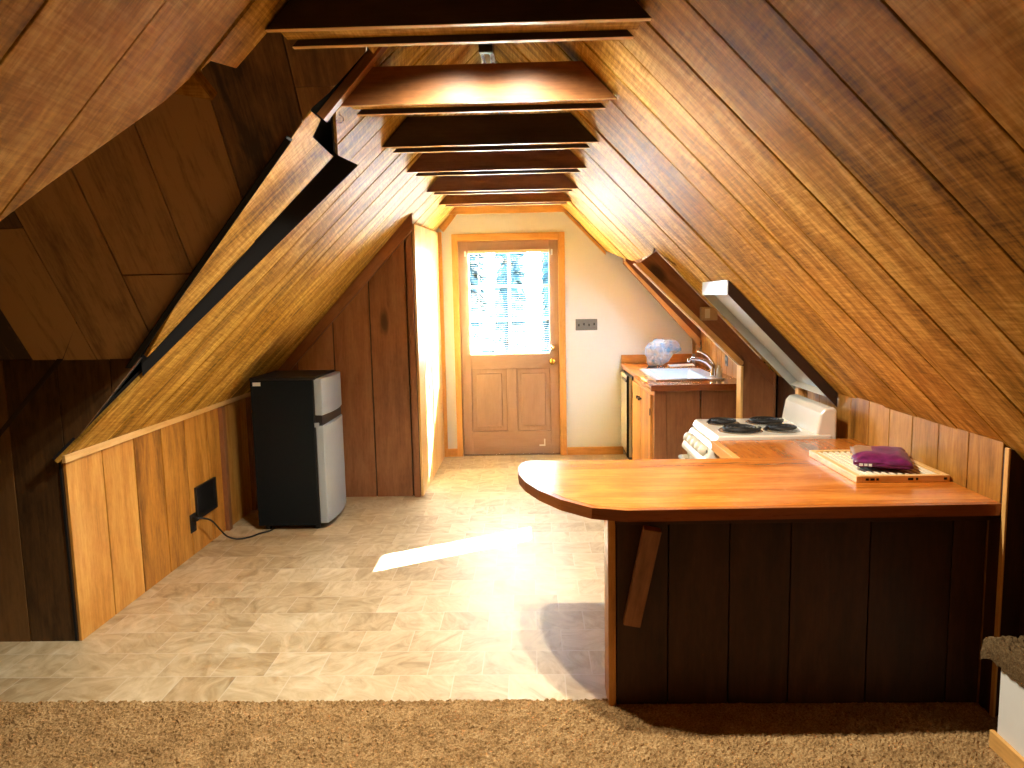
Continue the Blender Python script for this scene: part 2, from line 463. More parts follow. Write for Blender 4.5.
# kneewall on the right: clear boards beside the counter, darker stained boards and one shade box elsewhere
b = MB()
planks(b, [[(1.6, 2.50, .735), (1.6, 2.556, .735), (1.6, 2.556, 0), (1.6, 4.36, 0), (1.6, 4.36, .99), (1.6, 2.50, .99)]], (0, 0, 1), (1, 0, 0), .2, gap=.006, phase=2.5)
planks(b, [[(1.535, 4.95, 0), (1.535, YF, 0), (1.535, YF, 1.22), (1.535, 4.95, 1.22)]], (0, 0, 1), (1, 0, 0), .16, phase=.05)
struct(b.build('wall_right', ['oldpine', 'gap'], bevel=.0015, seg=1))
b = MB()
planks(b, [[(1.62, 4.36, 0), (1.62, 4.86, 0), (1.62, 4.86, .99), (1.62, 4.36, .99)]], (0, 0, 1), (1, 0, 0), .28)
planks(b, [[(1.67, -2.2, 0), (1.67, 2.47, 0), (1.67, 2.47, .93), (1.67, -2.2, .93)]], (0, 0, 1), (1, 0, 0), .28)
b.box(1.6, 1.69, 2.472, 2.498, 0, .965, (0, 0, 1)); b.box(1.6, 1.63, 2.4985, 2.555, 0, .733, (0, 0, 1))  # end board; lower box painted dark for the counter's shadow
struct(b.build('wall_right', ['darkstain', 'gap']))
# dormer wall facing the camera left of the kneewall
b = MB()
planks(b, [[(-3.4, 3.12, 0), (-2.072, 3.12, 0), (-2.072, 3.12, zl(-2.072)+.02), (-1.69, 3.12, 1.28), (-3.4, 3.12, 1.28)]], (0, 0, 1), (0, 1, 0), .235, phase=-2.06, relief=.006)
struct(b.build('wall_dormer', ['greyboard', 'gap']))
b = MB()
b.box(-3.45, -3.4, 1.0, 3.2, 0, 2.45); b.box(-3.4, -2.06, 1.07, 1.12, 0, .9)
struct(b.build('wall_dormer_end', ['greyboard']))
# closet under the left slope
b = MB()
cz = lambda x: zl(x)-.005
planks(b, [[(-2.06, 5.51, 0), (-.873, 5.51, 0), (-.873, 5.51, cz(-.873)), (-2.06, 5.51, cz(-2.06))]], (0, 0, 1), (0, 1, 0), .283, gap=.009, phase=-.928)
struct(b.build('wall_closet', ['stain', 'gap'], bevel=.0015, seg=1))
b = MB()
planks(b, [[(-.85, 5.505, 0), (-.85, YF, 0), (-.85, YF, 2.12), (-.85, 5.505, 2.06)]], (0, 0, 1), (-1, 0, 0), .29, phase=5.5)
struct(b.build('wall_closet_side', ['palepine', 'gap'], bevel=.0015, seg=1))
b = MB()
b.box(-.915, -.872, 5.488, 5.508, 0, 2.0, (0, 0, 1))                       # corner board on the closet
b.prism([(-2.05, 5.47, zl(-2.05)-.002), (-.86, 5.47, zl(-.86)-.002), (-.86, 5.47, zl(-.86)-.125), (-2.05, 5.47, zl(-2.05)-.1)], (0, .035, 0), (1, 0, 1))
struct(b.build('trim_1', 'stain', bevel=.003))
b = MB()
b.box(-.852, -.818, YF-.03, YF-.001, 0, 2.12, (0, 0, 1))
b.prism([(-.84, YF-.03, zl(-.84)-.0), (-.60, YF-.03, zl(-.60)), (-.66, YF-.03, 2.29), (-.80, YF-.03, 2.12)], (0, .028, 0), (1, 0, 1))
struct(b.build('trim_2', 'trim', bevel=.003))
# thin lath along the top of the kneewall and behind the fridge
b = MB()
b.bar((-2.052, 3.10, .845), (-2.052, 5.5, .855), .018, .035)
struct(b.build('trim_3', 'palepine', bevel=.002))
b = MB()
b.bar((-2.045, 4.73, 0), (-2.045, 4.73, .83), .05, .03, (1, 0, 0)); b.bar((-2.045, 5.2, 0), (-2.045, 5.2, .83), .05, .03, (1, 0, 0))
struct(b.build('trim_4', 'stain', bevel=.003))
# baseboards on the end wall
b = MB(); b.box(DX1+.035, .86, YF-.018, YF-.001, 0, .075); struct(b.build('baseboard_far', 'trim', bevel=.004))
b = MB(); b.box(-.85, DX0-.025, YF-.018, YF-.001, 0, .075); struct(b.build('baseboard_far', 'trim', bevel=.004))

# ------------------------------------------------------------------ ceilings
gl = V((1, .335, 1.08)).normalized(); gl0 = V((1, 0, 1.08)).normalized()
b = MB()
far = [L(-2.075, 3.09), L(-1.70, 3.25), L(-.835, 3.70), L(XR, 3.91), L(XR, YF), L(-2.075, YF)]
top = [L(-.849, 3.36), L(-.78, 3.08), L(-.75, 2.97), L(-.583, 2.965), L(-.583, 2.2), L(XR, 2.2), L(XR, 3.91), L(-.835, 3.70)]
planks(b, [far, top], gl, NL, .283, gap=.012, phase=.12, relief=.002)
strip = [L(-1.655, 3.115), L(-1.55, 3.055), L(-1.44, 2.985), L(-.83, 2.80), L(-.80, 2.81), L(-.80, 2.93), L(-.85, 2.98), L(-.86, 3.33), L(-1.645, 3.125)]
planks(b, [strip], gl, NL, .283, phase=.22, relief=.004)
near = [L(XR, 2.2), L(-.583, 2.2), L(-.75, 2.185), L(-.83, 2.175), L(-.848, 2.044), L(-.957, 1.993), L(-1.176, 1.815), L(-1.262, 1.756), L(-2.06, 1.12), L(-2.06, -2.2), L(XR, -2.2)]
planks(b, [near], gl0, NL, .285, gap=.008, phase=.03, relief=.006, butt=(1.6, 2.6))
struct(b.build('ceiling_left', ['roof', 'gap'], bevel=.0018, seg=1))
# cavity behind the missing board, its rafter shade put into near-black plates
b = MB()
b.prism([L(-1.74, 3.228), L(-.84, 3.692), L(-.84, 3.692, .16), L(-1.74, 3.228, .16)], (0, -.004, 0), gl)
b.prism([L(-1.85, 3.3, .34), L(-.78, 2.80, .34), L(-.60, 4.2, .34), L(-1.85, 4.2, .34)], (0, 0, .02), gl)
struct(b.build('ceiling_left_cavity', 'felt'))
# right slope
b = MB()
xk = .828
right = [Rr(XR, -2.2), Rr(1.67, -2.2), Rr(1.67, 4.85), Rr(.80, 4.85), Rr(xk, 5.1), Rr(xk, 6.1), Rr(.70, YF), Rr(XR, YF)]
planks(b, [right], V((1, -.03, -1.04)), NR, .288, gap=.008, phase=-.10, relief=.009)
struct(b.build('ceiling_right', ['roof', 'gap'], bevel=.0018, seg=1))
# raised ceiling over the sink, with an unseen roof light added to let in the sun patch
RY0, RY1, RX0, RX1 = 6.03, 6.30, .93, 1.36
OY0, OY1, OX0, OX1 = 5.95, 6.62, .90, 1.58
b = MB()
def rq(x0, x1, y0, y1, d=.15): return [Rr(x0, y0, d), Rr(x1, y0, d), Rr(x1, y1, d), Rr(x0, y1, d)]
for q in (rq(.6, 1.75, 4.8, RY0), rq(.6, 1.75, RY1, YF), rq(.6, RX0, RY0, RY1), rq(RX1, 1.75, RY0, RY1)):
    planks(b, [q], V((1, 0, -1.04)), NR, .288)
for (x0, x1, y0, y1) in ((OX0-.02, OX0, OY0, OY1), (OX1, OX1+.02, OY0, OY1), (OX0, OX1, OY0-.02, OY0), (OX0, OX1, OY1, OY1+.02)):
    b.prism(rq(x0, x1, y0, y1, .185), (0, 0, .25), (1, 0, -1.04))
struct(b.build('ceiling_recess', ['stain', 'gap']))
b = MB(); b.prism(rq(OX0, OX1, OY0, OY1, .38), (0, 0, .004)); struct(b.build('window_1', 'glass'))
# dormer planes
b = MB()
far_d = [D(-3.42, 3.13), D(-1.735, 3.13), D(-1.407, 2.934), D(-.999, 2.669), D(-.703, 2.479), D(-.640, 2.452), D(-.500, 2.378), D(-.46, 2.28), D(-3.42, 2.28)]
planks(b, [far_d], (0, -1, 1.34), (0, 1.34, 1), .283, phase=-1.88, relief=.006, butt=(-1.2, .3))
yv = lambda x: 1.756+(zl(x)-1.711)/1.38
near_d = [(-3.42, 2.28, zn(2.28)), (-.72, 2.28, zn(2.28)), (-2.06, yv(-2.06), zl(-2.06)), (-3.42, yv(-2.06), zl(-2.06))]
planks(b, [near_d], (0, 1, 1.38), (0, -1.38, 1), .283)
struct(b.build('ceiling_dormer', ['dormer', 'gap']))
b = MB()
b.bar((-1.775, 3.15, 1.218), (-.80, 2.523, 2.052), .022, .02, (0, 1.34, 1))
struct(b.build('trim_5', 'felt', bevel=.002))
b = MB()
b.bar((-.80, 2.94, 2.215), (-.52, 2.94, 2.52), .035, .05, (0, 1, 0))
struct(b.build('trim_6', 'beam', bevel=.002))
b = MB(); b.prism([(-.98, 2.10, 2.09), (-.90, 2.16, 2.085), (-.94, 2.12, 2.15)], (0, .04, .03), (1, 0, 0)); struct(b.build('trim_7', 'roof'))
# outer shell that keeps the daylight out
b = MB()
o = .40
zo = lambda x: zl(x)+o; zp = lambda x: zr(x)+o
xd = lambda z: (z-o-2.26)/1.08-.75
Lo = lambda x, y: (x, y, zo(x)); Ro = lambda x, y: (x, y, zp(x))
b.prism([Lo(-3.3, 3.12), Lo(xd(1.28), 3.12), Lo(xd(2.38)+.05, 2.28), Lo(XR, 2.28), Lo(XR, YF+.1), Lo(-3.3, YF+.1)], (0, 0, .03))
b.prism([Lo(-3.3, 1.14), Lo(xd(.87), 1.14), Lo(xd(2.38)+.05, 2.28), Lo(XR, 2.28), Lo(XR, -2.3), Lo(-3.3, -2.3)], (0, 0, .03))
def hole(x0, x1, y0, y1): return [Ro(x0, y0), Ro(x1, y0), Ro(x1, y1), Ro(x0, y1)]
for q in (hole(XR, 3.1, -2.3, OY0), hole(XR, 3.1, OY1, YF+.1), hole(XR, OX0, OY0, OY1), hole(OX1, 3.1, OY0, OY1)):
    b.prism(q, (0, 0, .03))
b.box(-3.46, -.5, 2.2, 2.34, 2.44, 2.47)
struct(b.build('roof', 'shellmat'))

# trims at the right: gable trim on the end wall, rafter over the sink, end of the partition
b = MB()
b.prism([(.30, YF-.02, zr(.30)), (.70, YF-.02, zr(.70)), (.70, YF-.02, zr(.70)-.03), (.30, YF-.02, zr(.30)-.03)], (0, .019, 0), (1, 0, -1))
struct(b.build('trim_8', 'trim'))
rz = lambda x: 1.73-1.10*(x-.92)
b = MB()
b.prism([(.86, 6.72, rz(.86)), (1.57, 6.72, rz(1.57)), (1.63, 6.72, rz(1.57)+.09), (1.55, 6.72, zr(1.55)+.148), (.86, 6.72, zr(.86)+.148)], (0, .208, 0), (1, 0, -1.1))
struct(b.build('trim_9', 'stain'))
b = MB()
b.prism([(.84, 6.70, 1.80), (1.56, 6.70, .985), (1.60, 6.70, 1.03), (.93, 6.70, 1.73), (.86, 6.70, 1.81)], (0, .0195, 0), (1, 0, -1.1))
struct(b.build('trim_9', 'palepine'))
YP = 4.85
b = MB()
zb_ = lambda x: 1.70-.985*(x-.688)
up = [(.688, YP, 1.70), (1.362, YP, zb_(1.362)), (1.367, YP, 1.113), (1.598, YP, .884), (1.598, YP, zr(1.598)-.002), (.82, YP, zr(.82)-.002), (.80, YP, 1.775)]
low = [(1.30, YP+.004, zb_(1.30)), (1.367, YP+.004, zb_(1.367)), (1.383, YP+.004, 1.03), (1.383, YP+.004, 0), (1.598, YP+.004, 0), (1.598, YP+.004, .90), (1.367, YP+.004, 1.13)]
planks(b, [up], (1, 0, -.985), (0, 1, 0), .6, phase=.1)
planks(b, [low], (0, 0, 1), (0, 1, 0), .235, phase=1.383)
struct(b.build('wall_partition', ['stain', 'gap']))
b = MB()
b.prism([(.676, YP-.010, zb_(.676)), (1.368, YP-.010, zb_(1.368)), (1.388, YP-.010, zb_(1.388)+.032), (1.388, YP-.010, zb_(1.388)+.05), (.72, YP-.010, zb_(.72)+.048)], (0, .10, 0), (1, 0, -1))
b.box(1.372, 1.388, YP-.010, YP+.09, 0, zb_(1.388)+.02, (0, 0, 1))
struct(b.build('trim_10', 'palepine', bevel=.002))
b = MB(); b.box(1.588, 1.602, YP-.014, YP, 0, 1.0, (0, 0, 1)); struct(b.build('trim_11', 'stain', bevel=.002))
b = MB(); b.box(1.565, 1.605, 4.33, 4.385, 0, .945, (0, 0, 1)); struct(b.build('trim_12', 'palepine', bevel=.002))
b = MB(); b.box(1.594, 1.602, 2.462, 2.484, 0, .972, (0, 0, 1)); struct(b.build('trim_13', 'trim', bevel=.002))

# ------------------------------------------------------------------ collar beams
labels = ['nearest ceiling beam, broad dark face cut off by the top of the picture',
          'second ceiling beam, orange-lit board with two knots just behind the nearest beam',
          'blackish ceiling beam directly behind the orange-lit one',
          'fourth ceiling beam from the camera, dark reddish brown board',
          'fifth ceiling beam from the camera, thin purplish brown board',
          'sixth ceiling beam, orange brown board just in front of the end-wall header',
          'farthest ceiling beam, bright orange header board against the white end wall']
ys = [2.155, 2.985, 3.79, 4.535, 5.375, 6.10, 6.82]
for i, y in enumerate(ys):
    zb = 2.27; h = .145
    xl, xr_ = -.755, .358
    t = thing('ceiling_beam', labels[i], 'beam', (-.2, y, zb), 'collar beams across the ceiling')
    def trap(y0, th, z0, z1, ins=0, dz=0):
        f = lambda z: (z-2.26)/1.08-.75+.004+ins; g = lambda z: .355-(z-2.27)/1.04-.004-ins
        return [(f(z0), y0, z0), (g(z0), y0, z0), (g(z1), y0, z1), (f(z1), y0, z1)], (0, th, 0)
    face = ['darkbeam', 'beam', 'darkbeam', 'plumbeam', 'plumbeam', 'beam', 'trim'][i]  # shaded beams take darker wood, their shade painted in
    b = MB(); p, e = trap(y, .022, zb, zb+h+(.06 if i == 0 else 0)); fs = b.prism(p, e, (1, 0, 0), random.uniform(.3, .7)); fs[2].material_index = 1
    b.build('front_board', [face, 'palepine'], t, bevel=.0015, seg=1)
    if i < 6:
        b = MB(); p, e = trap(y+.0225, .121, zb+.021, zb+h-.01); b.prism(p, e, (1, 0, 0)); b.build('filler_board', 'roof', t)
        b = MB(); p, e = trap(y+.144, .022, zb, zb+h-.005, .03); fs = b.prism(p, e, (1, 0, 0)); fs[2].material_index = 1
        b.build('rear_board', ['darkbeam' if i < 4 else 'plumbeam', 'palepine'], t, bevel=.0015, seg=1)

# small hook screwed under the second beam
b = MB(); b.tube([(-.752, 3.03, 2.262), (-.752, 3.03, 2.245)] + [(-.752+.014*math.sin(a), 3.03, 2.231+.014*math.cos(a)) for a in [k*.5 for k in range(0, 10)]], .0025, 6)
tag(b.build('cup_hook', 'chrome', at=(-.752, 3.03, 2.25)), 'small white cup hook under the left end of the second beam', 'hook')

# ridge fixtures
t = thing('strip_light', 'narrow chrome strip fixture running along the ridge above the beams', 'light', (XR, 4.35, 2.80))
b = MB(); b.box(XR-.04, XR+.04, 3.9, 4.95, 2.785, 2.815); b.build('channel', 'chrome', t, bevel=.006)
b = MB(); b.tube([(XR, 3.95, 2.765), (XR, 4.9, 2.765)], .013); b.build('tube', 'enamel', t)
for q in ((3.9, 3.935), (4.915, 4.95)):
    b = MB(); b.box(XR-.035, XR+.035, q[0], q[1], 2.748, 2.786); b.build('end_cap', 'blackp', t, bevel=.003)
b = MB(); b.box(XR-.11, XR+.11, 5.52, 6.02, 2.56, 2.745)
tag(b.build('ridge_vent_box', 'blackp', bevel=.008, at=(XR, 5.77, 2.56)), 'black box at the ridge seen between the second and third beams', 'vent')
t = thing('ceiling_lamp', 'brass ceiling lamp with two downward cans hidden at the ridge behind the nearest beam', 'lamp', (-.15, 2.72, 2.76))
LX, LY, LZ = -.15, 2.70, 2.47
b = MB(); b.lathe([(0, .0), (.07, 0), (.065, -.03), (0, -.032)], (XR, LY, 2.79), seg=28); b.build('canopy', 'brass', t)
b = MB(); b.tube([(XR, LY, 2.76), (XR, LY, LZ+.10)], .010); b.tube([(LX-.13, LY, LZ+.10), (LX+.13, LY, LZ+.10)], .010); b.build('crossbar', 'brass', t)
for s_ in (-1, 1):
    x = LX+s_*.13
    b = MB(); b.lathe([(0, .10), (.03, .10), (.036, .085), (.055, .0), (.052, .0), (.034, .08), (0, .085)], (x, LY, LZ), seg=28); cn = b.build('lamp_can', 'brass', t)
    b = MB(); b.lathe([(0, .078), (.014, .07), (.024, .05), (.024, .035), (.014, .018), (0, .014)], (x, LY, LZ), seg=20); b.build('bulb', 'bulb', cn)
    sp = bpy.data.lights.new('lamp_light', 'SPOT'); sp.energy = LAMP; sp.color = (1, .92, .76); sp.spot_size = math.radians(147); sp.spot_blend = 1.0; sp.shadow_soft_size = .03
    so_ = bpy.data.objects.new('lamp_light', sp); COL.objects.link(so_); so_.location = (x, LY, LZ-.006)

# ------------------------------------------------------------------ door
d = thing('door_1', 'half-glazed taupe wooden door in the white end wall', 'door', (-.205, YF+.02, 0)); d['kind'] = 'structure'
x0, x1, z0, z1 = -.668, .258, .012, 2.03
gx0, gx1, gz0, gz1 = -.575, .172, .985, 1.925
b = MB(); y0, y1 = YF+.02, YF+.062
b.box(x0, gx0, y0, y1, z0, z1, (0, 0, 1)); b.box(gx1, x1, y0, y1, z0, z1, (0, 0, 1))
b.box(gx0, gx1, y0, y1, gz1, z1); b.box(gx0, gx1, y0, y1, .835, gz0); b.box(gx0, gx1, y0, y1, z0, .235)
b.box(-.242, -.145, y0, y1, .235, .835, (0, 0, 1))
b.build('door_leaf', 'door', d, bevel=.003)
b = MB()
for a, c in ((gx0, -.242), (-.145, gx1)):
    b.box(a, c, y0+.016, y1-.01, .235, .835, (0, 0, 1))
    b.box(a+.045, c-.045, y0+.006, y0+.017, .28, .79, (0, 0, 1))
b.build('raised_panel', 'door', d, bevel=.006)
b = MB()
mx = (gx0+gx1)/2
b.box(mx-.012, mx+.012, y0+.008, y1-.008, gz0, gz1, (0, 0, 1))
for k in (1, 2):
    z = gz0+(gz1-gz0)*k/3; b.box(gx0, gx1, y0+.008, y1-.008, z-.012, z+.012)
b.build('muntin', 'door', d)
b = MB(); b.box(gx0, gx1, y0+.02, y0+.024, gz0, gz1); b.build('glass_pane', 'glass', d)
b = MB()
fx0, fx1, fz = -.727, .322, 2.10
for q in ((DX0, x0+.012, 0, z1+.012), (x1-.012, DX1, 0, z1+.012), (x0, x1, z1-.012, z1+.03)): b.box(q[0], q[1], y1+.001, y1+.02, q[2], q[3], (0, 0, 1))
b.box(fx0, x0-.004, YF-.02, YF+.0, 0, fz, (0, 0, 1)); b.box(x1+.004, fx1, YF-.02, YF, 0, fz, (0, 0, 1)); b.box(x0-.004, x1+.004, YF-.02, YF, z1+.004, fz)
b.box(DX0, x0-.004, YF, YF+.1, 0, z1, (0, 0, 1)); b.box(x1+.004, DX1, YF, YF+.1, 0, z1, (0, 0, 1)); b.box(DX0, DX1, YF, YF+.1, z1+.004, DZ)
b.build('door_frame', 'trim', d, bevel=.003)
b = MB(); b.box(x0, x1, YF-.0, YF+.1, 0, .011); b.build('threshold', 'pan', d)
b = MB(); b.lathe([(0, 0), (.031, 0), (.031, .006), (.013, .01), (.012, .028), (.026, .04), (.029, .052), (.022, .064), (0, .067)], (.193, y0, .90), (0, -1, 0)); b.build('door_knob', 'brass', d)
b = MB(); b.lathe([(0, 0), (.03, 0), (.028, .012), (.014, .016), (.012, .022), (0, .022)], (.193, y0, 1.028), (0, -1, 0)); b.build('deadbolt', 'chrome', d)
b = MB(); b.box(.105, .118, y0-.004, y0, .10, .155, (0, 0, 1)); b.box(.06, .118, y0-.004, y0, .085, .10); b.build('corner_bracket', 'label', d)
# mini blind hanging on the door
t = thing('mini_blind', 'ivory slatted mini blind hanging over the door glass', 'blind', (mx, y0-.02, gz1+.02))
b = MB(); b.box(gx0-.005, gx1+.005, y0-.030, y0-.004, gz1-.005, gz1+.022); b.build('headrail', 'slat', t, bevel=.003)
b = MB()
nz = 46
for k in range(nz):
    z = gz1-.012-(gz1-gz0-.0)*k/nz
    c = math.cos(.03); s_ = math.sin(.03); w = .0085
    b.prism([(gx0, y0-.017-w*c, z-w*s_), (gx1, y0-.017-w*c, z-w*s_), (gx1, y0-.017+w*c, z+w*s_), (gx0, y0-.017+w*c, z+w*s_)], (0, 0, .0009))
b.build('slats', 'slat', t)
b = MB(); b.box(gx0, gx1, y0-.027, y0-.007, gz0-.016, gz0-.004); b.build('bottom_rail', 'slat', t, bevel=.002)
for x in (gx0+.09, gx1-.09):
    b = MB(); b.tube([(x, y0-.017, gz1), (x, y0-.017, gz0-.01)], .0012, 5); b.build('ladder_cord', 'slat', t)
for x in (gx0-.038, gx1+.022):
    b = MB(); b.box(x, x+.016, y0-.025, y0-.001, gz1-.03, gz1+.02); b.build('bracket', 'label', t)

# light switch on the end wall
t = thing('light_switch', 'grey metal four-gang switch plate on the white wall beside the door', 'switch', (.518, YF, 1.24))
b = MB(); b.box(.417, .62, YF-.007, YF-.0005, 1.188, 1.293); b.build('switch_plate', 'pewter', t, bevel=.003)
for k in range(4):
    x = .447+.0475*k
    b = MB(); b.box(x-.006, x+.006, YF-.016, YF-.006, 1.226+(.008 if k % 2 else 0), 1.248+(.008 if k % 2 else 0)); b.build('toggle', 'blackp', t, bevel=.002)

# ------------------------------------------------------------------ breakfast bar
t = thing('bar_counter', 'L-shaped glossy orange wood counter top with a rounded left end', 'countertop', (.8, 2.9, .74))
zc0, zc1 = .738, .775
outline = [(1.598, 2.487), (.32, 2.462)]
ctrl = [(.20, 2.50), (.096, 2.61), (.02, 2.74), (-.035, 2.88), (-.062, 3.0), (-.068, 3.12), (-.05, 3.225), (-.02, 3.25)]
outline += ctrl + [(.905, 3.245), (.905, 3.655), (1.598, 3.655)]
def insidepoly(): return [(x, y, zc1) for x, y in outline]
b = MB()
# boards: long ones along the bar, cross ones on the return
bar_out = [(1.598, 2.51), (.325, 2.485)] + [(x+.02, y+.015) for x, y in ctrl[:-1]] + [(-.01, 3.245), (1.598, 3.245)]
k = 0
for yy in [2.46+.088*i for i in range(10)]:
    c = clip(clip(bar_out, 1, yy+.0003, False), 1, min(yy+.0877, 3.245), True)
    if len(c) >= 3: b.prism([(x, y, zc0+.002) for x, y in c], (0, 0, zc1-zc0-.002), (1, 0, 0), random.uniform(.1, .9))
for xx in [.925+.085*i for i in range(8)]:
    x2 = min(xx+.0847, 1.598)
    b.prism([(xx, 3.2455, zc0+.002), (x2, 3.2455, zc0+.002), (x2, 3.655, zc0+.002), (xx, 3.655, zc0+.002)], (0, 0, zc1-zc0-.002), (0, 1, 0), random.uniform(.1, .9))
b.build('counter_boards', 'counter', t)
b = MB()
def edge_strip(pts, inn):
    for i in range(len(pts)-1):
        p, q = V((*pts[i], 0)), V((*pts[i+1], 0)); pi, qi = V((*inn[i], 0)), V((*inn[i+1], 0))
        b.prism([(p.x, p.y, zc0-.004), (q.x, q.y, zc0-.004), (qi.x, qi.y, zc0-.004), (pi.x, pi.y, zc0-.004)], (0, 0, zc1-zc0+.0035), q-p)
eo = [(1.598, 2.487), (.32, 2.462)] + ctrl
ei = [(1.598, 2.51), (.325, 2.485)] + [(x+.02, y+.015) for x, y in ctrl[:-1]] + [(-.01, 3.245)]
edge_strip(eo, ei)
b.build('front_edge', 'counteredge', t)
b = MB(); b.box(.893, .9245, 3.2455, 3.655, zc0-.01, zc1+.0005, (0, 1, 0)); b.build('return_edge', 'cab', t, bevel=.002)

t = thing('breakfast_bar', 'dark boarded half wall carrying the orange counter beside the carpet', 'half wall', (.9, 2.6, 0))
b = MB()
seams = [.29, .478, .697, .914, 1.193, 1.481, 1.598]
for x0_, x1_ in zip(seams[:-1], seams[1:]):
    b.box(x0_+.002, x1_-.002, 2.56, 2.578, 0.012, .695, (0, 0, 1), random.random())
b.box(.29, 1.598, 2.5785, 2.585, .012, .73, (0, 0, 1), .5, 1)
b.build('front_boards', ['darkstain', 'gap'], t, bevel=.0015, seg=1)
b = MB(); b.box(.287, 1.598, 2.548, 2.585, .697, .732); b.build('top_rail', 'darkstain', t, bevel=.002)
b = MB(); b.box(.262, .289, 2.556, 2.70, 0, .733, (0, 0, 1)); b.build('end_board', 'pine', t, bevel=.002)
b = MB(); b.box(.29, 1.598, 2.5855, 2.69, 0, .733); b.box(.93, 1.598, 2.70, 3.64, 0, .733, (0, 0, 1)); b.build('carcass', 'cab', t)
br = MB(); br.bar((.345, 2.553, .325), (.410, 2.492, .700), .062, .036, (0, -1, .15)); br.build('bracket', 'stain', t, bevel=.003)

# tray and purple pack on the counter
t = thing('slatted_tray', 'pale wood framed slatted tray lying on the counter by the boarded wall', 'tray', (1.42, 3.02, zc1))
TX0, TX1, TY0, TY1 = 1.235, 1.588, 2.785, 3.27
z0 = zc1+.0005
b = MB()
b.box(TX0, TX0+.022, TY0, TY1, z0, z0+.027, (0, 1, 0)); b.box(TX1-.022, TX1, TY0, TY1, z0, z0+.027, (0, 1, 0))
b.box(TX0+.022, TX1-.022, TY0, TY0+.022, z0, z0+.027); b.box(TX0+.022, TX1-.022, TY1-.022, TY1, z0, z0+.027)
b.build('tray_frame', 'palepine', t, bevel=.002)
b = MB(); b.box(TX0+.022, TX1-.022, TY0+.022, TY1-.022, z0, z0+.003); b.build('tray_base', 'gap', t)
for k in range(12):
    x = TX0+.034+k*.0258
    b = MB(); b.box(x-.0065, x+.0065, TY0+.022, TY1-.022, z0+.011, z0+.023, (0, 1, 0)); b.build('slat', 'paleslat', t, bevel=.001, seg=1)
b = MB()
for x, w_ in ((1.27, .012), (1.288, .016), (1.31, .01), (1.43, .02), (1.46, .008), (1.565, .012)):
    b = MB(); b.box(x, x+w_, TY0-.0006, TY0, z0+.009, z0+.018); b.build('stamped_mark', 'gap', t)
bm_ = bmesh.new()
bmesh.ops.create_cube(bm_, size=1)
bmesh.ops.subdivide_edges(bm_, edges=bm_.edges[:], cuts=11, use_grid_fill=True)
for v in bm_.verts:
    x, y, z = v.co*2
    e = max(abs(x), abs(y))
    th = (1-max(0, (e-.45)/.55)**2.2*.72)
    wob = mnoise.noise((x*2.2, y*2.2, z+3))*.16+mnoise.noise((x*5, y*5, z))*.10
    v.co = V((x*.104+.008*mnoise.noise((y*4, 1, z)), y*.155+.008*mnoise.noise((x*4, 7, z)), (.028+(z*th+wob*(z > -.9))*.028)))
me = bpy.data.meshes.new('snack_pack'); bm_.to_mesh(me); bm_.free(); me.materials.append(M['purple'])
for p in me.polygons: p.use_smooth = True
o = bpy.data.objects.new('wrapped_pack', me); COL.objects.link(o); o.location = (1.422, 3.0, z0+.0245); o.rotation_euler = (0, 0, -.36)
tag(o, 'crumpled purple wrapped pack with a tan patch lying on the slatted tray', 'pack')
b = MB()
for k, (x, w_) in enumerate(((-.085, .014), (-.067, .012), (-.051, .012))):
    b = MB(); b.box(x, x+w_, -.1575, -.1555, .020, .030); lb = b.build('printed_mark', 'label', None); lb.parent = o

# ------------------------------------------------------------------ electric range
SX0, SX1, SY0, SY1, SZ = .915, 1.50, 3.672, 4.205, .792
t = thing('electric_range', 'narrow white electric range with four coil burners facing the aisle', 'stove', (1.2, 3.94, 0))
b = MB(); b.box(SX0+.03, SX1, SY0+.006, SY1-.006, .03, SZ-.04); b.build('body', 'enamel', t, bevel=.006)
b = MB(); b.prism([(SX0, SY0, SZ-.038), (SX0+.02, SY0, SZ), (SX1, SY0, SZ), (SX1, SY0, SZ-.038)], (0, SY1-SY0, 0)); b.build('cooktop', 'enamel', t, bevel=.008, seg=3)
b = MB(); b.prism([(SX0-.002, SY0, SZ-.042), (SX0+.05, SY0, SZ-.042), (SX0+.05, SY0, .625), (SX0-.055, SY0, .625), (SX0-.060, SY0, .645)], (0, SY1-SY0, 0)); b.build('control_panel', 'enamel', t, bevel=.012, seg=3)
nrm = V((-.105, 0, .055)).normalized()
nrm = V((-.88, 0, .47))
for k in range(5):
    y = SY0+.075+k*.09
    p = V((SX0-.030, y, .70))
    kb = MB(); kb.lathe([(0, 0), (.030, 0), (.028, .012), (.023, .03), (.016, .034), (0, .034)], p, nrm, 24)
    kb.build('knob', 'enamel2', t)
b = MB(); b.box(SX0-.034, SX0-.030, SY0+.02, SY0+.032, .70, .715); b.build('pilot_light', 'blackp', t)
b = MB(); b.box(SX0-.028, SX0+.03, SY0+.008, SY1-.008, .20, .615); od = b.build('oven_door', 'enamel', t, bevel=.01, seg=3)
b = MB(); b.tube([(SX0-.03, SY0+.05, .585), (SX0-.075, SY0+.06, .585), (SX0-.08, SY0+.27, .585), (SX0-.075, SY1-.06, .585), (SX0-.03, SY1-.05, .585)], .013, 12); b.build('handle', 'enamel', od)
for k in range(4):
    for j in range(2):
        b = MB(); b.box(SX0-.0295, SX0-.027, SY0+.08+k*.1, SY0+.14+k*.1, .545+j*.022, .553+j*.022); b.build('vent_slot', 'blackp', od)
b = MB(); b.box(SX0-.02, SX0+.03, SY0+.008, SY1-.008, .05, .19); b.build('storage_drawer', 'enamel', t, bevel=.008)
b = MB()
